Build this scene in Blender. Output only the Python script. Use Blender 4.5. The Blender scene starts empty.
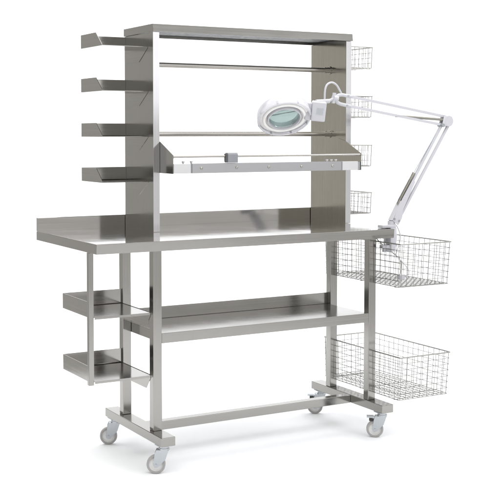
import bpy, bmesh, math, random
from mathutils import Vector, Matrix
random.seed(4)
sc = bpy.context.scene
C = sc.collection
PI = math.pi
V = Vector

# ------------------------------------------------------------------ mesh builder
class MB:
    def __init__(self):
        self.v = []; self.f = []; self.s = []
    def raw(self, vs, fs, smooth=False):
        n = len(self.v)
        self.v += [tuple(p) for p in vs]
        for f in fs:
            self.f.append([i + n for i in f]); self.s.append(smooth)
        return self
    def bm(self, b, smooth=False, M=None):
        b.verts.index_update()
        self.raw([(M @ v.co if M else v.co) for v in b.verts], [[v.index for v in f.verts] for f in b.faces], smooth)
        b.free(); return self
    def box(self, x0, x1, y0, y1, z0, z1, bev=.0012, M=None, seg=2):
        b = bmesh.new()
        bmesh.ops.create_cube(b, size=1)
        for v in b.verts:
            v.co = V((x0 + (v.co.x + .5) * (x1 - x0), y0 + (v.co.y + .5) * (y1 - y0), z0 + (v.co.z + .5) * (z1 - z0)))
        if bev:
            m = min(abs(x1 - x0), abs(y1 - y0), abs(z1 - z0)) * .45
            bmesh.ops.bevel(b, geom=b.edges[:], offset=min(bev, m), segments=seg, affect='EDGES', profile=.5)
        return self.bm(b, False, M)
    def prism(self, pts, axis, a, c, bev=0):
        """polygon pts in the plane normal to axis, extruded from a to c"""
        b = bmesh.new()
        def mk(p, q, t):
            return {'x': (t, p, q), 'y': (p, t, q), 'z': (p, q, t)}[axis]
        lo = [b.verts.new(mk(p, q, a)) for p, q in pts]
        hi = [b.verts.new(mk(p, q, c)) for p, q in pts]
        n = len(pts)
        b.faces.new(lo[::-1]); b.faces.new(hi)
        for i in range(n):
            b.faces.new((lo[i], lo[(i + 1) % n], hi[(i + 1) % n], hi[i]))
        bmesh.ops.recalc_face_normals(b, faces=b.faces[:])
        if bev:
            bmesh.ops.bevel(b, geom=b.edges[:], offset=bev, segments=2, affect='EDGES', profile=.5)
        return self.bm(b)
    def tube(self, pts, r, n=8, closed=False, caps=True):
        pts = [V(p) for p in pts]; k = len(pts)
        rs = r if isinstance(r, (list, tuple)) else [r] * k
        t0 = (pts[1] - pts[0]).normalized()
        up = V((0, 0, 1)) if abs(t0.z) < .9 else V((1, 0, 0))
        nrm = t0.cross(up).normalized()
        vs = []; prev = t0
        for i, p in enumerate(pts):
            if closed: t = (pts[(i + 1) % k] - pts[i - 1]).normalized()
            elif i == 0: t = t0
            elif i == k - 1: t = (pts[i] - pts[i - 1]).normalized()
            else: t = ((pts[i + 1] - pts[i]).normalized() + (pts[i] - pts[i - 1]).normalized()).normalized()
            nrm = (nrm - t * nrm.dot(t)).normalized()
            bn = t.cross(nrm)
            for j in range(n):
                a = 2 * PI * j / n
                vs.append(p + (nrm * math.cos(a) + bn * math.sin(a)) * rs[i])
        fs = []
        for i in range(k if closed else k - 1):
            i2 = (i + 1) % k
            for j in range(n):
                fs.append((i * n + j, i * n + (j + 1) % n, i2 * n + (j + 1) % n, i2 * n + j))
        self.raw(vs, fs, True)
        if caps and not closed:
            self.raw(vs[:n], [list(range(n))[::-1]]); self.raw(vs[-n:], [list(range(n))])
        return self
    def lathe(self, prof, M, n=48, smooth=True):
        """closed profile [(r, h)] turned about local z, placed by matrix M; a radius 0 point is kept as a ring"""
        k = len(prof); vs = []; fs = []
        for r, h in prof:
            for j in range(n):
                a = 2 * PI * j / n
                vs.append(M @ V((max(r, 1e-5) * math.cos(a), max(r, 1e-5) * math.sin(a), h)))
        for i in range(k - 1):
            for j in range(n):
                fs.append((i * n + j, i * n + (j + 1) % n, (i + 1) * n + (j + 1) % n, (i + 1) * n + j))
        return self.raw(vs, fs, smooth)
    def build(self, name, mat, parent=None):
        me = bpy.data.meshes.new(name)
        me.from_pydata(self.v, [], self.f)
        me.polygons.foreach_set('use_smooth', self.s)
        me.update()
        b = bmesh.new(); b.from_mesh(me)
        bmesh.ops.recalc_face_normals(b, faces=b.faces[:]); b.to_mesh(me); b.free()
        o = bpy.data.objects.new(name, me); C.objects.link(o)
        me.materials.append(mat)
        if any(self.s):
            try: me.set_sharp_from_angle(angle=math.radians(40))
            except Exception: pass
        if parent:
            o.parent = parent
            p = parent; off = V((0, 0, 0))
            while p: off += p.location; p = p.parent
            me.transform(Matrix.Translation(-off))
        return o

def thing(name, label, cat, loc=(0, 0, 0), group=None):
    o = bpy.data.objects.new(name, None); C.objects.link(o)
    o.location = loc; o.empty_display_size = .05
    o['label'] = label; o['category'] = cat
    if group: o['group'] = group
    return o

def copy_thing(root, loc, label):
    r = root.copy(); C.objects.link(r); r.location = loc; r['label'] = label
    for ch in list(root.children):
        c = ch.copy(); C.objects.link(c); c.parent = r
        for g in list(ch.children):
            d = g.copy(); C.objects.link(d); d.parent = c
    return r

def frame(o, z, x=None):
    """matrix with local z along z, origin o"""
    z = V(z).normalized()
    x = V(x) if x is not None else (V((0, 0, 1)) if abs(z.z) < .9 else V((1, 0, 0)))
    x = (x - z * x.dot(z)).normalized()
    y = z.cross(x)
    M = Matrix.Identity(4)
    for i in range(3):
        M[i][0] = x[i]; M[i][1] = y[i]; M[i][2] = z[i]; M[i][3] = o[i]
    return M

def arc_round(pts, r, n=5):
    """round the inner corners of a polyline"""
    pts = [V(p) for p in pts]; out = [pts[0]]
    for i in range(1, len(pts) - 1):
        a, b, c = pts[i - 1], pts[i], pts[i + 1]
        d1 = min(r, (a - b).length * .45); d2 = min(r, (c - b).length * .45)
        p, q = b + (a - b).normalized() * d1, b + (c - b).normalized() * d2
        for k in range(n + 1):
            t = k / n
            out.append(p * (1 - t) ** 2 + b * 2 * t * (1 - t) + q * t * t)
    out.append(pts[-1]); return out

# ------------------------------------------------------------------ materials
def mat(name, col, rough=.5, metal=0., **kw):
    m = bpy.data.materials.new(name); m.use_nodes = True
    b = m.node_tree.nodes['Principled BSDF']
    b.inputs['Base Color'].default_value = (*col, 1)
    b.inputs['Roughness'].default_value = rough
    b.inputs['Metallic'].default_value = metal
    for k, v in kw.items(): b.inputs[k].default_value = v
    return m

def brushed(name, col, grain, r0=.09, r1=.22, bump=.007, tone=.08):
    """stainless steel brushed along one axis, with faint wipe marks"""
    m = mat(name, col, .2, 1.)
    nt = m.node_tree; N = nt.nodes; L = nt.links; b = N['Principled BSDF']
    tc = N.new('ShaderNodeTexCoord'); mp = N.new('ShaderNodeMapping')
    sc_ = {'x': (2.2, 650, 650), 'y': (650, 2.2, 650), 'z': (650, 650, 2.2)}[grain]
    mp.inputs['Scale'].default_value = sc_
    L.new(tc.outputs['Object'], mp.inputs['Vector'])
    no = N.new('ShaderNodeTexNoise'); no.inputs['Scale'].default_value = 1.; no.inputs['Detail'].default_value = 3
    L.new(mp.outputs['Vector'], no.inputs['Vector'])
    big = N.new('ShaderNodeTexNoise'); big.inputs['Scale'].default_value = 6.; big.inputs['Detail'].default_value = 4
    L.new(tc.outputs['Object'], big.inputs['Vector'])
    ad = N.new('ShaderNodeMath'); ad.operation = 'MULTIPLY_ADD'
    L.new(big.outputs['Fac'], ad.inputs[0]); ad.inputs[1].default_value = .9; L.new(no.outputs['Fac'], ad.inputs[2])
    mr = N.new('ShaderNodeMapRange'); mr.inputs['From Min'].default_value = .70; mr.inputs['From Max'].default_value = 1.20
    mr.inputs['To Min'].default_value = r0; mr.inputs['To Max'].default_value = r1
    L.new(ad.outputs[0], mr.inputs['Value']); L.new(mr.outputs[0], b.inputs['Roughness'])
    cr = N.new('ShaderNodeMix'); cr.data_type = 'RGBA'
    cr.inputs['A'].default_value = (*[c * (1 - tone) for c in col], 1)
    cr.inputs['B'].default_value = (*[c * (1 + tone) for c in col], 1)
    L.new(no.outputs['Fac'], cr.inputs['Factor']); L.new(cr.outputs['Result'], b.inputs['Base Color'])
    bp = N.new('ShaderNodeBump'); bp.inputs['Strength'].default_value = bump; bp.inputs['Distance'].default_value = .002
    L.new(no.outputs['Fac'], bp.inputs['Height'])
    wv = N.new('ShaderNodeTexNoise'); wv.inputs['Scale'].default_value = 5.; wv.inputs['Detail'].default_value = 1
    L.new(tc.outputs['Object'], wv.inputs['Vector'])
    b2 = N.new('ShaderNodeBump'); b2.inputs['Strength'].default_value = .35; b2.inputs['Distance'].default_value = .0022
    L.new(wv.outputs['Fac'], b2.inputs['Height']); L.new(bp.outputs['Normal'], b2.inputs['Normal'])
    L.new(b2.outputs['Normal'], b.inputs['Normal'])
    return m

SC = (.315, .308, .290)
ST = {a: brushed('brushed_steel_' + a, SC, a) for a in 'xyz'}
ST_TOP = brushed('polished_worktop_steel', (.40, .39, .372), 'x', .05, .12, .005, .05)
ST_EDGE = brushed('polished_edge_steel', (.55, .545, .555), 'z', .10, .20, .01, .03)
CHROME = mat('satin_rail', (.40, .385, .36), .22, 1.)
ZINC = brushed('zinc_plate', (.42, .44, .46), 'z', .15, .35, .02, .08)
WIRE = mat('wire_steel', (.32, .315, .30), .3, 1.)
ALU = brushed('anodised_aluminium', (.40, .40, .41), 'x', .34, .46, .01, .03)
GREYPL = mat('grey_plastic', (.24, .25, .27), .5)
WHITEPL = mat('white_enamel', (.49, .49, .525), .3)
BRIGHT = mat('pale_painted_block', (.56, .56, .57), .3)
TYRE = mat('pale_grey_tyre', (.34, .33, .325), .5)
HUB = mat('pale_wheel', (.66, .655, .65), .4)
DARKPL = mat('dark_grey_plastic', (.10, .105, .11), .5)
DARK = mat('black_rubber', (.02, .02, .02), .5)
SPRING = mat('spring_steel', (.36, .35, .31), .35, 1.)
BEZEL = mat('clear_bezel', (.84, .84, .88), .15, 0., **{'Transmission Weight': .45, 'IOR': 1.25})
GLASS = mat('tinted_lens', (.33, .42, .405), .02, 0., **{'Transmission Weight': .9, 'IOR': 1.3})
TUBE = mat('frosted_tube', (.82, .81, .80), .35)
VENT = mat('vent_grey', (.42, .44, .47), .5)
CORD = mat('grey_cord', (.26, .25, .23), .45)

LINING = mat('grey_lining_board', (.20, .205, .21), .6)
_n = LINING.node_tree; _t = _n.nodes.new('ShaderNodeTexNoise'); _t.inputs['Scale'].default_value = 60; _t.inputs['Detail'].default_value = 5
_r = _n.nodes.new('ShaderNodeValToRGB'); _r.color_ramp.elements[0].position = .35; _r.color_ramp.elements[1].position = .65
_r.color_ramp.elements[0].color = (.13, .135, .14, 1); _r.color_ramp.elements[1].color = (.27, .27, .275, 1)
_c = _n.nodes.new('ShaderNodeTexCoord'); _n.links.new(_c.outputs['Object'], _t.inputs['Vector'])
_n.links.new(_t.outputs['Fac'], _r.inputs['Fac']); _n.links.new(_r.outputs['Color'], _n.nodes['Principled BSDF'].inputs['Base Color'])
ST_WARM_LIT = brushed('warm_lit_steel', (.395, .375, .330), 'z')  # same steel, with the right side's tan reflected light put into the colour
# ------------------------------------------------------------------ measured sizes (metres; x along the bench, y away, z up)
H, L, D, T = .90, 1.378, .660, .0385
PX0, PW, PY0, PY1 = .4027, .0295, .3582, .6455
PX1 = 1.4025 - PW
ZT = 1.7618
LX0, LW, LY0, LYB = .2638, .038, .072, .364
RX0 = 1.2970
FZ0, FZ1 = .1132, .1484

bench = thing('packing_bench', 'tall brushed steel packing bench on castors with open hutch and paper cutter bar', 'workbench', (.68, .25, 0))

# worktop: folded sheet with skirts
def folded_top(mb, x0, x1, y0, y1, zt, t, g=.0015, ret=.016, lean=0.):
    mb.box(x0, x1, y0, y1, zt - g, zt, .0007)
    mb.prism([(y0, zt - g), (y0 + lean, zt - t), (y0 + lean + g, zt - t), (y0 + g, zt - g)], 'x', x0, x1) if lean else mb.box(x0, x1, y0, y0 + g, zt - t, zt - g, .0005)
    mb.box(x0, x1, y1 - g, y1, zt - t, zt - g, .0005)
    mb.box(x0, x0 + g, y0 + g, y1 - g, zt - t, zt - g, .0005)
    mb.box(x1 - g, x1, y0 + g, y1 - g, zt - t, zt - g, .0005)
    if not lean: mb.box(x0 + g, x1 - g, y0 + g, y0 + ret, zt - t, zt - t + g, .0005)
    mb.box(x0 + g, x1 - g, y1 - ret, y1 - g, zt - t, zt - t + g, .0005)
    return mb
wt = MB()
wt.box(0, L, 0, D - .012, H - .002, H, .0009)
wo = wt.build('worktop', ST_TOP, bench)
ap = MB()
ap.prism([(.0006, H - .0022), (.0040, H - T), (.0058, H - T), (.0026, H - .0022)], 'x', .0004, L - .0004)
ap.box(.0004, .0022, .0058, D, H - T, H - .0022, .0009)
ap.box(L - .0022, L - .0004, .0058, D, H - T, H - .0022, .0009)
ap.box(.0024, L - .0024, D - .002, D, H - T, H - .0022, .0009)
ap.box(.0056, L - .0056, .0058, .02, H - T, H - T + .0015, .0005)
ap.box(.08, L - .08, .10, .40, H - .022, H - .0045, .001)
ap.build('skirt', ST['x'], wo)
up = MB()
up.box(0, L + .019, D - .0115, D, H - .0015, H + .0555, .0016)
up.build('upstand', ST_TOP, bench)

# hutch
for x0 in (PX0, PX1):
    b = MB(); b.box(x0, x0 + PW, PY0 + .0012, PY1, H - .0015, ZT - .0335, .0008)
    p = b.build('side_panel', ST['z'] if x0 < .8 else ST_WARM_LIT, bench)
    e = MB(); e.box(x0 + .0004, x0 + PW - .0004, PY0, PY0 + .0010, H + .0012, ZT - .0335, .0003)
    e.build('front_edge', ST_EDGE, p)
t = MB()
folded_top(t, PX0 - .002, PX1 + PW + .002, PY0 - .004, PY1 + .004, ZT, .032, ret=.004, lean=-.0042)
t = t.build('top_shelf', ST['x'], bench)
l = MB(); l.box(PX0 + .001, PX1 + PW - .001, PY0 + .006, PY1 - .004, ZT - .019, ZT - .0018, .001)
l.build('lining', LINING, t)

# round rails with end sockets
for z in (1.6027, 1.3072):
    y = .4911
    r = MB(); r.tube([(PX0 + PW + .0005, y, z), (PX1 - .0005, y, z)], .0108, 24)
    r = r.build('rail', CHROME, bench)
    for xa, s in ((PX0 + PW + .0005, 1), (PX1 - .0005, -1)):
        c = MB()
        c.tube([(xa, y, z), (xa + s * .004, y, z)], .019, 20)
        c.tube([(xa + s * .004, y, z), (xa + s * .030, y, z)], .0140, 20)
        c.tube([(xa + s * .018, y - .004, z + .010), (xa + s * .018, y - .005, z + .0155)], .0032, 8)
        c.build('socket', CHROME, r)

# paper cutter between the two cheeks
CX0, CX1, CY = PX0 + PW + .0006, PX1 - .0006, .238
prof = [(PY0 + .055, 1.288), (PY0 - .002, 1.2755), (CY - .002, 1.2215), (CY - .002, 1.146), (PY0 + .055, 1.146)]
for xa, xb in ((CX0, CX0 + .002), (CX1 - .002, CX1)):
    b = MB(); b.prism(prof, 'x', xa, xb)
    b.build('cheek_plate', ST['y'] if xa < .8 else ST_WARM_LIT, bench)
b = MB()
b.box(0.5216, 1.2658, CY, CY + .018, 1.1468, 1.1868, .0012)
b.box(CX0 + .0022, CX1 - .0022, CY + .0185, CY + .036, 1.150, 1.183, .001)
bar = b.build('cutter_bar', ALU, bench)
for xa, xb in ((CX0 + .004, 0.5155), (1.2709, 1.3551)):
    c = MB(); c.box(xa, xb, CY - .001, CY + .0183, 1.1472, 1.1862, .0015); c.build('end_block', BRIGHT, bar)
for xa in (0.5186, 1.2684):
    c = MB(); c.box(xa - .0025, xa + .0025, CY + .001, CY + .0183, 1.1472, 1.1862, .0008); c.build('spacer', GREYPL, bar)
c = MB(); c.box(1.3560, CX1 - .0025, CY + .002, CY + .0183, 1.1500, 1.1835, .001); c.build('spacer', ZINC, bar)
for x in (0.5647, 0.732, 0.8892, 1.0554, 1.2187):
    c = MB()
    c.lathe([(0, 0), (.0062, 0), (.0060, .0012), (.0042, .0032), (.0, .0040)], frame((x, CY, 1.1675), (0, -1, 0)), 16)
    c.build('bolt', CHROME, bar)
for x in (0.4846, 0.5221, 1.1944, 1.2177, 1.241):
    c = MB()
    c.tube([(x, CY + .009, 1.1860), (x, CY + .009, 1.1915)], .0035, 10)
    c.tube([(x, CY + .009, 1.1910), (x, CY + .009, 1.1965)], .0058, 12)
    c.build('thumbscrew', ZINC if x < 1 else BRIGHT, bar)
b = MB(); b.tube([(CX0 + .0022, CY + .004, 1.2155), (CX1 - .0022, CY + .004, 1.2155)], .0045, 14)
b.tube([(CX0 - .0002 + .0024, CY + .004, 1.2155), (CX0 + .006, CY + .004, 1.2155)], .0068, 12)
b.build('guide_rod', CHROME, bench)
b = MB()
b.prism([(CY - .012, 1.1885), (CY + .020, 1.1885), (CY + .020, 1.223), (CY + .012, 1.230), (CY - .006, 1.230), (CY - .012, 1.224)], 'x', .684, .732, .0018)
k = b.build('knife_block', GREYPL, bench)
c = MB(); c.box(.679, .6838, CY - .008, CY + .014, 1.192, 1.226, .0015); c.build('knife_cheek', DARKPL, k)

# base: feet, legs, stretcher, shelf, hanging post
for fx in (.2455, 1.2910):
    b = MB(); b.box(fx, fx + .0595, -.0367, .5100, FZ0, FZ1, .0018); b.build('foot', ST['y'], bench)
for lx in (LX0, RX0):
    for ly in (LY0, LYB):
        b = MB(); b.box(lx, lx + LW, ly, ly + .0355, FZ1 + .0002, H - .0225, .0022)
        b.build('leg', ST['z'], bench)
b = MB(); b.box(.3052, 1.2908, .195, .235, FZ0 - .001, FZ1 - .0015, .0018); b.build('stretcher', ST['x'], bench)
b = MB()
SX0, SX1, SY0, SY1, SZ = LX0 + LW + .0003, RX0 - .0003, LY0 + .0005, LYB + .0355, .5310
folded_top(b, SX0, SX1, SY0, SY1, SZ, .040)
b.box(SX0 + .002, SX1 - .002, SY0 + .08, SY0 + .14, SZ - .03, SZ - .002, .001)
s = b.build('lower_shelf', ST['x'], bench)
b = MB(); b.box(SX0, SX1, SY1 - .009, SY1, SZ + .0002, SZ + .0505, .0012); b.build('shelf_upstand', ST['x'], s)
b = MB(); b.box(.0052, .0256, .0938, .1138, .3511, H - .0405, .0015); b.build('hanging_post', ST['z'], bench)

# castors, each trailing to the left of the picture
def castor(x, y, yaw, brake):
    d = V((-math.cos(yaw), math.sin(yaw), 0))            # trailing direction
    ax = V((d.y, -d.x, 0))                               # wheel axis
    R = .0365
    c = V((x, y, 0)) + d * .031 + V((0, 0, R))
    b = MB()
    b.box(-.029, .029, -.024, .024, FZ0 - .0045, FZ0 - .0003, .001, Matrix.Translation((x, y, 0)))
    b.tube([(x, y, FZ0 - .0048), (x, y, FZ0 - .013)], .0185, 24)
    b.tube([(x, y, FZ0 - .013), (x, y, FZ0 - .020)], .0215, 24)
    t = 0.0145
    for s in (-1, 1):
        # cheek: tapered plate from the crown to the axle
        o = ax * (s * t)
        p = [V((x, y, 0)) - d * .018 + V((0, 0, FZ0 - .019)), V((x, y, 0)) + d * .030 + V((0, 0, FZ0 - .019)),
             V((x, y, 0)) + d * .036 + V((0, 0, FZ0 - .034)), c + d * .0105 + V((0, 0, 0)), c + d * .004 - V((0, 0, .011)), c - d * .007 - V((0, 0, .009)),
             V((x, y, 0)) - d * .006 + V((0, 0, FZ0 - .055))]
        lo = [q + o for q in p]; hi = [q + o + ax * (s * .0025) for q in p]; n = len(p)
        b.raw(lo + hi, [list(range(n))[::-1], list(range(n, 2 * n))] + [(i, (i + 1) % n, n + (i + 1) % n, n + i) for i in range(n)])
    cr = [V((x, y, FZ0 - .0225)) - d * .018 - ax * .0145, V((x, y, FZ0 - .0225)) + d * .030 - ax * .0145,
          V((x, y, FZ0 - .0225)) + d * .030 + ax * .0145, V((x, y, FZ0 - .0225)) - d * .018 + ax * .0145]
    b.raw(cr + [q + V((0, 0, .003)) for q in cr], [(0, 1, 2, 3), (7, 6, 5, 4), (0, 4, 5, 1), (1, 5, 6, 2), (2, 6, 7, 3), (3, 7, 4, 0)])
    b.tube([c - ax * .0195, c + ax * .0195], .0052, 6)
    root = b.build('castor', ZINC, bench)
    M = frame(c, ax)
    w = MB()
    w.lathe([(R - .009, -.0095), (R - .003, -.0105), (R, -.007), (R, .007), (R - .003, .0105), (R - .009, .0095), (R - .009, -.0095)], M, 44)
    w.build('tyre', TYRE, root)
    w = MB()
    w.lathe([(.004, -.0105), (.012, -.0105), (.013, -.0060), (.023, -.0045), (.0272, -.0088), (.0274, .0088), (.023, .0045), (.013, .0060), (.012, .0105), (.004, .0105)], M, 36)
    w.build('wheel', HUB, root)
    if brake:
        w = MB()
        for (a0, a1, w2, z0, z1) in ((.014, .040, .012, -.030, -.024), (.036, .066, .015, -.0265, -.021)):
            q = [V((x, y, FZ0)) + d * a + ax * s + V((0, 0, z)) for z in (z0, z1) for a, s in ((a0, -w2), (a1, -w2), (a1, w2), (a0, w2))]
            w.raw(q, [(3, 2, 1, 0), (4, 5, 6, 7), (0, 1, 5, 4), (1, 2, 6, 5), (2, 3, 7, 6), (3, 0, 4, 7)])
        w.build('brake_pedal', ZINC, root)
        w = MB()
        q = [V((x, y, FZ0)) + d * a + ax * s + V((0, 0, z)) for z in (-.041, -.0305) for a, s in ((.034, -.0115), (.056, -.0115), (.056, .0115), (.034, .0115))]
        w.raw(q, [(3, 2, 1, 0), (4, 5, 6, 7), (0, 1, 5, 4), (1, 2, 6, 5), (2, 3, 7, 6), (3, 0, 4, 7)])
        w.build('brake_block', DARK, root)
castor(.2755, .002, .50, False)
castor(.2755, .467, .42, False)
castor(1.3205, .002, .62, True)
castor(1.3205, .467, .55, True)

# ------------------------------------------------------------------ trays up the left of the hutch
GT = 'open steel trays stacked up the left side of the hutch'
def make_tray(z, label):
    x0, x1, y0, y1 = .1965, PX0 - .0026, .4070, .6365
    r = thing('steel_tray', label, 'tray', (x1, y1, z), GT)
    h = .057; g = .0018
    b = MB(); b.box(x0 + g, x1 + .0010, y0, y1 - g, z, z + g, .0005)
    b.build('tray_floor', ST['x'], r)
    b = MB(); b.prism([(y1, z), (y1, z + h), (.472, z + h), (y0, z + .004), (y0, z)], 'x', x0, x0 + g - .0001); b.build('end_wall', ST['y'], r)
    b = MB(); b.box(x0 + g, x1 + .0024, y1 - g + .0001, y1, z, z + h, .0005)
    b.prism([(y1 - g + .0002, z + g), (y1 - g + .0002, z + g + .0034), (y1 - g - .0008, z + g + .0016), (y1 - g - .0034, z + g + .0002)], 'x', x0 + g, x1 - .0002)
    b.build('back_wall', ST['x'], r)
    b = MB(); b.prism([(y1 - .002, z - .058), (y1 - .002, z + .004), (y0, z + .004), (y0, z - .003), (.494, z - .058)], 'x', x1 + .0012, x1 + .0024)
    b.build('mounting_plate', ST['y'], r)
    return r
tr = make_tray(1.6690, 'topmost of four steel trays on the left of the hutch')
for z, lab in ((1.4845, 'second steel tray from the top, left of the hutch'),
               (1.2965, 'third steel tray from the top, left of the hutch'),
               (1.1080, 'lowest of four hutch trays on the left, nearest above the worktop')):
    copy_thing(tr, (tr.location.x, tr.location.y, z), lab)

GL = 'steel trays under the left end of the worktop'
def make_low_tray(z, label):
    x0, x1, y0, y1 = .008, LX0 - .0026, .0885, .3770
    xp, yp = .0262, .1145
    r = thing('low_steel_tray', label, 'tray', (x1, y1, z), GL)
    h, g = .060, .0018
    b = MB()
    b.prism([(x0 + g, y1 - g), (x0 + g, yp), (xp, yp), (xp, y0), (x1 - .0002, y0), (x1 - .0002, y1 - g)], 'z', z, z + g)
    b.box(xp, x1 - .0002, y0 - .0012, y0 - .0001, z - .007, z + g, .0004)
    b.build('tray_floor', ST['x'], r)
    b = MB(); b.prism([(y1, z), (y1, z + h), (yp + .004, z + h), (yp + .0005, z + h - .004), (yp + .0005, z)], 'x', x0, x0 + g - .0001); b.build('end_wall', ST['y'], r)
    b = MB(); b.box(x0 + g, x1 + .0024, y1 - g + .0001, y1, z, z + h, .0005)
    b.prism([(y1 - g + .0002, z + g), (y1 - g + .0002, z + g + .0034), (y1 - g - .0008, z + g + .0016), (y1 - g - .0034, z + g + .0002)], 'x', x0 + g, x1 - .0002)
    b.build('back_wall', ST['x'], r)
    b = MB(); b.prism([(y1 - .002, z - .058), (y1 - .002, z + .0035), (y0, z + .0035), (y0, z - .003), (y0 + .045, z - .058)], 'x', x1 + .0012, x1 + .0024)
    b.build('mounting_plate', ST['y'], r)
    return r
tl = make_low_tray(.6115, 'upper steel tray between the thin hanging post and left legs, below worktop')
copy_thing(tl, (tl.location.x, tl.location.y, .3650), 'lower steel tray at the foot of the thin hanging post')

# ------------------------------------------------------------------ wire baskets
def basket(name, label, group, x0, x1, y0, y1, z0, z1, sx, sy, sz, wr, rim, taper):
    r = thing(name, label, 'wire basket', (x0, (y0 + y1) / 2, z0), group)
    def P(x, y, z):
        k = taper * (1 - (z - z0) / (z1 - z0))
        # the wall side stays plumb, the three others lean in towards the base
        return V((x - k * (x - x0) / (x1 - x0), y + k * (1 - 2 * (y - y0) / (y1 - y0)), z))
    def loop(z, n=4):
        cs = [P(x0, y0, z), P(x1, y0, z), P(x1, y1, z), P(x0, y1, z)]
        rr = .008; out = []
        for i in range(4):
            a, b, c = cs[i - 1], cs[i], cs[(i + 1) % 4]
            p, q = b + (a - b).normalized() * rr, b + (c - b).normalized() * rr
            for k in range(n + 1):
                t = k / n; out.append(p * (1 - t) ** 2 + b * 2 * t * (1 - t) + q * t * t)
        return out
    m = MB(); m.tube(loop(z1), rim, 10, True); m.build('rim', WIRE, r)
    m = MB()
    nz = max(2, round((z1 - z0) / sz))
    for i in range(1, nz):
        m.tube(loop(z0 + (z1 - z0) * i / nz), wr, 6, True)
    nx = round((x1 - x0) / sx); ny = round((y1 - y0) / sy)
    o = wr * 1.7
    def jit(): return random.uniform(-.0012, .0012)
    for i in range(nx + 1):
        x = x0 + (x1 - x0) * min(max(i / nx, .03), .97) + jit()
        m.tube([P(x, y0 + o, z1 - .001), P(x, y0 + o, z0)], wr, 6)
        m.tube([P(x, y1 - o, z1 - .001), P(x, y1 - o, z0)], wr, 6)
    for i in range(ny + 1):
        y = y0 + (y1 - y0) * min(max(i / ny, .015), .985) + jit()
        m.tube([P(x0 + o, y, z1 - .001), P(x0 + o, y, z0)], wr, 6)
        m.tube([P(x1 - o, y, z1 - .001), P(x1 - o, y, z0)], wr, 6)
    m.build('wire_wall', WIRE, r)
    m = MB()
    m.tube(loop(z0), wr * 1.35, 8, True)
    nb = round((x1 - x0) / (sx * .75))
    for i in range(1, nb):
        x = x0 + (x1 - x0) * i / nb
        m.tube([P(x, y0 - .002, z0 + wr), P(x, y1 + .002, z0 + wr)], wr, 6)
    nb = round((y1 - y0) / (sy * .75))
    for i in range(1, nb):
        y = y0 + (y1 - y0) * i / nb
        m.tube([P(x0, y, z0 - wr * .6), P(x1, y, z0 - wr * .6)], wr, 6)
    for f in (.06, .5, .94):
        y = y0 + (y1 - y0) * f
        m.tube([P(x0, y, z0 - wr * 2.4), P(x1, y, z0 - wr * 2.4)], wr * 1.5, 8)
    m.build('wire_base', WIRE, r)
    return r

GB = 'large wire baskets hung on the right legs'
big = basket('large_wire_basket', 'large wire basket on the right legs just below the lamp clamp', GB,
             RX0 + LW + .0030, 1.6115, -.0980, .4760, .6600, .8420, .037, .0365, .0258, .0013, .0029, .008)
for y in (LY0 + .018, LYB + .018):
    b = MB(); xx = RX0 + LW
    b.box(xx + .0003, xx + .0062, y - .006, y + .006, .830, .8500, .001)
    b.tube([(xx + .003, y, .843), (xx + .009, y - .001, .8490), (xx + .011, y - .001, .843)], .0022, 8)
    b.build('hook', ZINC, big)
copy_thing(big, (big.location.x, big.location.y, .1775), 'large wire basket low on the right legs just above the castors')

GS = 'small wire baskets up the right side of the hutch'
XS = PX1 + PW
sm = basket('small_wire_basket', 'topmost small wire basket on the right side of the hutch', GS,
            XS + .0028, 1.5340, .3720, .6400, 1.6120, 1.7070, .026, .0265, .0245, .00118, .0026, .003)
for y in (.42, .59):
    b = MB(); b.box(XS + .0003, XS + .0045, y - .005, y + .005, 1.6965, 1.7155, .0008); b.build('hook', ZINC, sm)
for z, lab in ((1.3865, 'second small wire basket from the top, crossed by the white lamp arm'),
               (1.1605, 'third small wire basket from the top, beside the cutter bar end'),
               (.9400, 'lowest small wire basket on the hutch, just above worktop level')):
    copy_thing(sm, (sm.location.x, sm.location.y, z), lab)

# ------------------------------------------------------------------ camera (needed for nothing else than the view)
cam = bpy.data.cameras.new('camera'); co = bpy.data.objects.new('camera', cam); C.objects.link(co)
YAW, PITCH, F = -.5092, -.0519, 1111.24
co.location = (-1.5752, -3.8099, 1.3129)
co.rotation_euler = (PI / 2 + PITCH, 0, YAW)
cam.sensor_width = 36; cam.lens = 36 * F / 500
cam.shift_x = (250 - 226.91) / 500; cam.shift_y = (190.54 - 250) / 500
cam.clip_start = .05; cam.clip_end = 200
sc.camera = co

# ------------------------------------------------------------------ magnifier lamp
AY = .05; LC = L - .0135
lamp = thing('magnifier_lamp', 'white ring magnifier lamp on folding spring arm clamped to the worktop', 'lamp', (0, 0, 0))
b = MB()                                                                 # clamp round the worktop's end
b.box(LC - .040, LC + .034, AY - .019, AY + .019, H + .0005, H + .014, .003)
b.prism([(LC + .003, H + .0008), (LC + .036, H + .0008), (LC + .038, H - .045), (LC + .030, H - .098), (LC + .010, H - .108), (LC + .003, H - .06)], 'y', AY - .020, AY + .020, .002)
b.box(LC - .034, LC + .012, AY - .012, AY + .012, H - .088, H - .074, .002)
b.tube([(LC + .018, AY, H + .008), (LC + .018, AY, H + .030)], .0135, 18)
cl = b.build('clamp', WHITEPL, lamp)
b = MB(); b.tube([(LC - .016, AY, H - .094), (LC - .016, AY, H - T - .0045)], .0035, 10)
b.tube([(LC - .016, AY, H - T - .0005), (LC - .016, AY, H - T - .005)], .012, 18)
b.tube([(LC - .016, AY, H - .090), (LC - .016, AY, H - .104)], .009, 14); b.build('clamp_screw', ZINC, cl)

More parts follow.
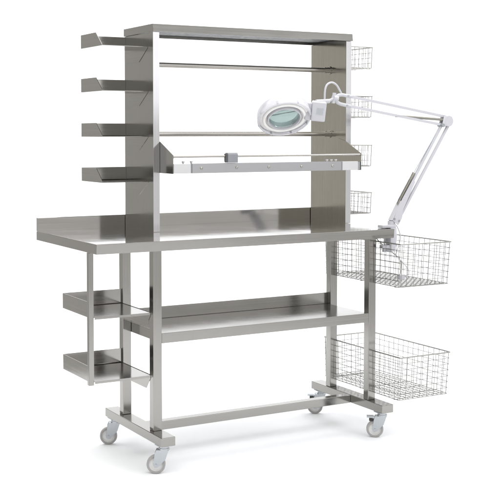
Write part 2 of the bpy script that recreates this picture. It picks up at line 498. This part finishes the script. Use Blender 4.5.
base = V((1.402, AY, .926)); elbow = V((1.692, AY, 1.364))
d1 = (elbow - base).normalized(); p1 = V((-d1.z, 0, d1.x))               # p1: left/up of the lower arm
b = MB()                                                                 # base casting: two cheeks that taper up the arm
for s in (-1, 1):
    ya, yb = sorted((AY + s * .0125, AY + s * .0155))
    q = [base + p1 * .020 - d1 * .006, base - p1 * .017 - d1 * .008, base - p1 * .017 + d1 * .03, base - p1 * .002 + d1 * .06, base + p1 * .010 + d1 * .20, base + p1 * .027 + d1 * .20, base + p1 * .028 + d1 * .10]
    b.prism([(v.x, v.z) for v in q], 'y', ya, yb, .0007)
q = [base + p1 * .0215 - d1 * .006, base + p1 * .0255 + d1 * .09, base + p1 * .0275 + d1 * .09, base + p1 * .0235 - d1 * .008]
b.prism([(v.x, v.z) for v in q], 'y', AY - .0155, AY + .0155, .0007)
ba = b.build('arm_base', WHITEPL, lamp)
for o in (base - p1 * .010 + d1 * .010, base + p1 * .016 + d1 * .004):
    c = MB(); c.tube([o - V((0, .0185, 0)), o + V((0, .0185, 0))], .0045, 12); c.build('pivot_bolt', ZINC, ba)
def bar(a, c, w=.0056):
    m = MB(); a = V(a); c = V(c); z = c - a
    m.box(-w, w, -w, w, 0, z.length, .0009, frame(a, z, (0, 1, 0))); return m
bar(base + p1 * .013 + d1 * .02, elbow + p1 * .017 - d1 * .035).build('lower_arm_bar', WHITEPL, lamp)
bar(base - p1 * .014 + d1 * .01, elbow - p1 * .016 + d1 * .005).build('lower_arm_bar', WHITEPL, lamp)
def spring(a, c, r=.0065, turns=46):
    a = V(a); c = V(c); M = frame(a, c - a); n = turns * 8; l = (c - a).length
    return MB().tube([M @ V((math.cos(2 * PI * i / 8) * r, math.sin(2 * PI * i / 8) * r, l * i / n)) for i in range(n + 1)], .0014, 5)
spring(base + p1 * .026 + d1 * .07, base + p1 * .029 + d1 * .235, .0058).build('spring', SPRING, lamp)
bar(base + p1 * .029 + d1 * .235, elbow + p1 * .020 - d1 * .03, .0016).build('spring_rod', ZINC, lamp)

yoke = V((1.117, AY, 1.4515))
d2 = (yoke - elbow).normalized(); p2 = V((d2.z, 0, -d2.x))               # p2: above the upper arm
if p2.z < 0: p2 = -p2
b = MB()                                                                 # elbow: round cheeks
for s in (-1, 1):
    b.tube([elbow + V((0, s * .010, 0)), elbow + V((0, s * .014, 0))], .024, 28)
    ya, yb = sorted((AY + s * .010, AY + s * .0135))
    q = [elbow + p1 * .026 - d1 * .045, elbow - p1 * .024 - d1 * .01, elbow + d1 * .012 + V((.012, 0, .01)), elbow + p2 * .02 + d2 * .03, elbow - p2 * .025 + d2 * .035]
    b.prism([(v.x, v.z) for v in q], 'y', ya, yb, .0006)
el = b.build('elbow_joint', WHITEPL, lamp)
c = MB(); o = elbow + p1 * .018 - d1 * .035; c.tube([o - V((0, .017, 0)), o + V((0, .017, 0))], .0085, 14); c.build('pivot_bolt', ZINC, el)
bar(elbow + p2 * .018 + d2 * .012, yoke + p2 * .021 - d2 * .03).build('upper_arm_bar', WHITEPL, lamp)
bar(elbow - p2 * .021 + d2 * .018, yoke - p2 * .020 - d2 * .03).build('upper_arm_bar', WHITEPL, lamp)
spring(elbow + p2 * .003 + d2 * .02, elbow - p2 * .0225 + d2 * .29, .0048, 80).build('spring', SPRING, lamp)

# yoke between the two upper bars
b = MB()
tip = yoke + d2 * .030
b.tube(arc_round([yoke + p2 * .021 - d2 * .05, yoke + p2 * .020 + d2 * .012, tip + p2 * .004], .02), [.0075] * 7 + [.010], 12)
b.tube(arc_round([yoke - p2 * .020 - d2 * .05, yoke - p2 * .019 + d2 * .012, tip - p2 * .004], .02), [.0075] * 7 + [.010], 12)
b.tube([tip - d2 * .01, tip + d2 * .012], .013, 16)
b.tube([tip + d2 * .008 - p2 * .022, tip + d2 * .008 + p2 * .022], .0075, 14)
yk = b.build('head_yoke', WHITEPL, lamp)
for s in (-1, 1):
    c = MB(); o = yoke + p2 * (.0205 * s) - d2 * .03; c.tube([o - V((0, .010, 0)), o + V((0, .010, 0))], .004, 10); c.build('pivot_bolt', ZINC, yk)

# head: the ring's axis leans towards the front and down
hc = V((.834, AY, 1.376))
fw = V((math.sin(-YAW), math.cos(YAW), 0)); rt = V((math.cos(YAW), math.sin(YAW), 0)); upv = V((0, 0, 1))
nax = (-fw * .59 - upv * .79 + rt * .12).normalized()                    # out of the lit face
e1 = (rt - nax * rt.dot(nax)).normalized()
HM = frame(hc, nax, e1) @ Matrix.Scale(.90, 4)                                                  # local z = nax, local x = e1
b = MB()
b.lathe([(.0690, -.0062), (.0690, -.026), (.074, -.040), (.090, -.048), (.106, -.046), (.118, -.036), (.1225, -.022), (.1235, -.004), (.1215, -.004), (.120, -.020), (.104, -.034), (.090, -.036), (.078, -.030), (.0735, -.018), (.0735, -.0062), (.0690, -.0062)], HM, 72)
hd = b.build('lamp_head', WHITEPL, lamp)
b = MB()
b.lathe([(.1195, -.0035), (.1240, -.0035), (.1248, .008), (.1225, .0135), (.1165, .0150), (.1150, .0135), (.1200, .011), (.1215, .007), (.1195, -.0035)], HM, 72)
b.build('bezel', BEZEL, hd)
b = MB()
b.lathe([(.0775, -.006), (.0775, -.003), (.084, .0005), (.092, .0025), (.104, .002), (.114, -.0010), (.1190, -.0040), (.1190, -.008), (.0775, -.006)], HM, 72)
b.build('reflector', TUBE, hd)
b = MB()
b.lathe([(.0685, -.006), (.0765, -.006), (.0785, .008), (.0765, .0135), (.0715, .0135), (.0685, .006), (.0685, -.006)], HM, 64)
b.build('lens_ring', WHITEPL, hd)
b = MB()
b.tube([HM @ V((.093 * math.cos(a), .093 * math.sin(a), .0035)) for a in [2 * PI * i / 64 for i in range(64)]], .0075, 12, True)
b.build('ring_tube', TUBE, hd)
for k in range(8):
    M2 = HM @ Matrix.Rotation(2 * PI * k / 8 + .3, 4, 'Z')
    b = MB(); b.box(.1185, .1252, -.004, .004, -.002, .012, .001, M2); b.build('clip', VENT, hd)
b = MB()
b.lathe([(0, .0115), (.02, .0110), (.045, .0088), (.0683, .0040), (.0683, .0010), (.045, -.0030), (.02, -.0048), (0, -.0053)], HM, 56)
b.build('lens', GLASS, hd)

# control box on the ring's right side
bx = hc + e1 * .107 + rt * .036 + upv * .016 - fw * .005
BM_ = frame(bx, -fw * .985 - upv * .17, rt * .99 - upv * .10)
b = MB()
b.box(-.031, .027, -.042, .038, -.020, .022, .005, BM_, 3)
b.box(-.056, -.030, -.042, .030, -.016, .014, .004, BM_, 3)
bo = b.build('control_box', WHITEPL, lamp)
b = MB()
for i in range(6):
    b.box(-.011 + i * .0048, -.008 + i * .0048, -.014, .014, .0222, .0228, .0002, BM_)
for i in range(5):
    b.box(-.0115, .0165, -.0125 + i * .0058, -.0100 + i * .0058, .0223, .0230, .0002, BM_)
b.build('vent_grille', VENT, bo)
b = MB()
b.tube([(.990, AY, 1.4405), (1.056, AY, 1.4445)], .0092, 16)
b.tube([(.975, AY, 1.428), (1.000, AY, 1.440)], .0110, 16)
b.tube([(1.050, AY, 1.4442), tip + d2 * .004], .0062, 12)
b.build('neck', WHITEPL, bo)
b = MB()
pts = [V(q) for q in ((1.033, AY, 1.447), (1.034, AY, 1.479), (1.038, AY, 1.500), (1.048, AY, 1.515), (1.066, AY, 1.522), (1.083, AY, 1.518), (1.098, AY, 1.506), (1.117, AY, 1.478))]
def catmull(p, n=8):
    out = []
    q = [p[0] * 2 - p[1]] + p + [p[-1] * 2 - p[-2]]
    for i in range(1, len(q) - 2):
        for k in range(n):
            t = k / n
            out.append(.5 * ((2 * q[i]) + (q[i + 1] - q[i - 1]) * t + (2 * q[i - 1] - 5 * q[i] + 4 * q[i + 1] - q[i + 2]) * t * t + (3 * q[i] - q[i - 1] - 3 * q[i + 1] + q[i + 2]) * t ** 3))
    out.append(p[-1]); return out
b.tube(catmull(pts), .0042, 10)
b.build('cable_loop', WHITEPL, lamp)

# mains cord: out of the arm base, behind the clamp, down into the basket
b = MB()
cp = [V(p) for p in ((1.412, .072, .925), (1.440, .075, .895), (1.452, .07, .850), (1.425, .06, .795), (1.420, .06, .775), (1.455, .06, .745), (1.478, .06, .722), (1.492, .06, .700), (1.480, .055, .680), (1.455, .05, .674))]
b.tube(catmull(cp), .0022, 8)
b.build('mains_cord', WHITEPL, lamp)
b = MB()
cp = [V(p) for p in ((1.3400, .10, .853), (1.366, .10, .830), (1.400, .095, .802), (1.440, .085, .772), (1.462, .08, .744), (1.463, .08, .700), (1.463, .08, .672))]
b.tube(catmull(cp), .0026, 8)
b.build('earth_lead', CORD, lamp)
b = MB(); b.box(1.425, 1.452, .035, .062, .669, .694, .004, None, 3); b.build('plug', WHITEPL, lamp)

# set the finished lamp on the worktop's end
for ch in lamp.children: ch.data.transform(Matrix.Translation((-1.385, -AY, -H)))
for ch in lamp.children:
    for g in ch.children: g.data.transform(Matrix.Translation((-1.385, -AY, -H)))
lamp.location = (1.3985, AY, H + .001)

# ------------------------------------------------------------------ white studio sweep
def P2(f_, r_, z):                                                       # metres ahead of / right of the bench, along the view
    o = V((.75, .3, 0)); return V((o.x + fw.x * f_ + rt.x * r_, o.y + fw.y * f_ + rt.y * r_, z))
WS, WL = 2.9, 1.95; WB = 3.35  # WB: unseen left stretch of backdrop added so the right panel reflects white
paper = mat('white_paper', (.885, .893, .910), .75)
paper.node_tree.nodes['Principled BSDF'].inputs['Specular IOR Level'].default_value = .2
BACK, RAD = 2.0, 1.0
b = MB()
vs = [P2(f_, r_, 0) for f_ in (-6.5, -2.0, 0, BACK) for r_ in (-WL, 0, WS)]
b.raw(vs, [(i * 3 + j, i * 3 + j + 1, i * 3 + j + 4, i * 3 + j + 3) for i in range(3) for j in range(2)], True)
fl = b.build('floor', paper); fl['kind'] = 'structure'
b = MB(); rows = []
for i in range(25):
    a = PI / 2 * i / 24
    rows.append((BACK + RAD * math.sin(a), RAD * (1 - math.cos(a))))
rows.append((BACK + RAD, 4.2))
vs = [P2(f_, r_, z) for f_, z in rows for r_ in (-WB, WS)]
b.raw(vs, [(i * 2, i * 2 + 1, i * 2 + 3, i * 2 + 2) for i in range(len(rows) - 1)], True)
bd = b.build('backdrop', paper); bd['kind'] = 'structure'

# ------------------------------------------------------------------ light
w = bpy.data.worlds.new('World'); sc.world = w; w.use_nodes = True
bg = w.node_tree.nodes['Background']
bg.inputs['Strength'].default_value = 1.
nt = w.node_tree
tc = nt.nodes.new('ShaderNodeTexCoord'); dt = nt.nodes.new('ShaderNodeVectorMath'); dt.operation = 'DOT_PRODUCT'
dt.inputs[1].default_value = V((-.485, .875, 0))
cr = nt.nodes.new('ShaderNodeValToRGB')
mr = nt.nodes.new('ShaderNodeMapRange'); mr.inputs['From Min'].default_value = -1
nt.links.new(tc.outputs['Generated'], dt.inputs[0]); nt.links.new(dt.outputs['Value'], mr.inputs['Value'])
nt.links.new(mr.outputs[0], cr.inputs['Fac']); nt.links.new(cr.outputs['Color'], bg.inputs['Color'])
cr.color_ramp.elements[0].position = .35; cr.color_ramp.elements[0].color = (.95, .945, .935, 1)
cr.color_ramp.elements[1].position = .85; cr.color_ramp.elements[1].color = (.66, .648, .615, 1)

def area(name, loc, target, sx, sy, power, col=(1, 1, 1)):
    l = bpy.data.lights.new(name, 'AREA'); l.shape = 'RECTANGLE'; l.size = sx; l.size_y = sy; l.energy = power; l.color = col
    o = bpy.data.objects.new(name, l); C.objects.link(o); o.location = loc
    o.rotation_euler = (V(target) - V(loc)).to_track_quat('-Z', 'Y').to_euler()
    return o
area('overhead_softbox', P2(-.5, -.1, 4.3), P2(-.45, -.1, 0), 6.0, 6.0, 250)
area('front_softbox', P2(-2.8, 4.0, 2.35), P2(0, 0, 1.9), 2.8, 1.7, 14, (.96, .96, 1))
area('backdrop_lamp', P2(.6, -2.6, 3.6), P2(3, -.6, 1.4), 1.2, 1.2, 35)
area('backdrop_lamp', P2(.6, 2.6, 3.6), P2(3, .6, 1.4), 1.2, 1.2, 35)

sc.render.engine = 'CYCLES'
sc.cycles.max_bounces = 10; sc.cycles.glossy_bounces = 8; sc.cycles.transmission_bounces = 8; sc.cycles.diffuse_bounces = 4
sc.cycles.use_denoising = True
vs_ = sc.view_settings
vs_.view_transform = 'Standard'; vs_.look = 'None'; vs_.exposure = 0; vs_.gamma = 1
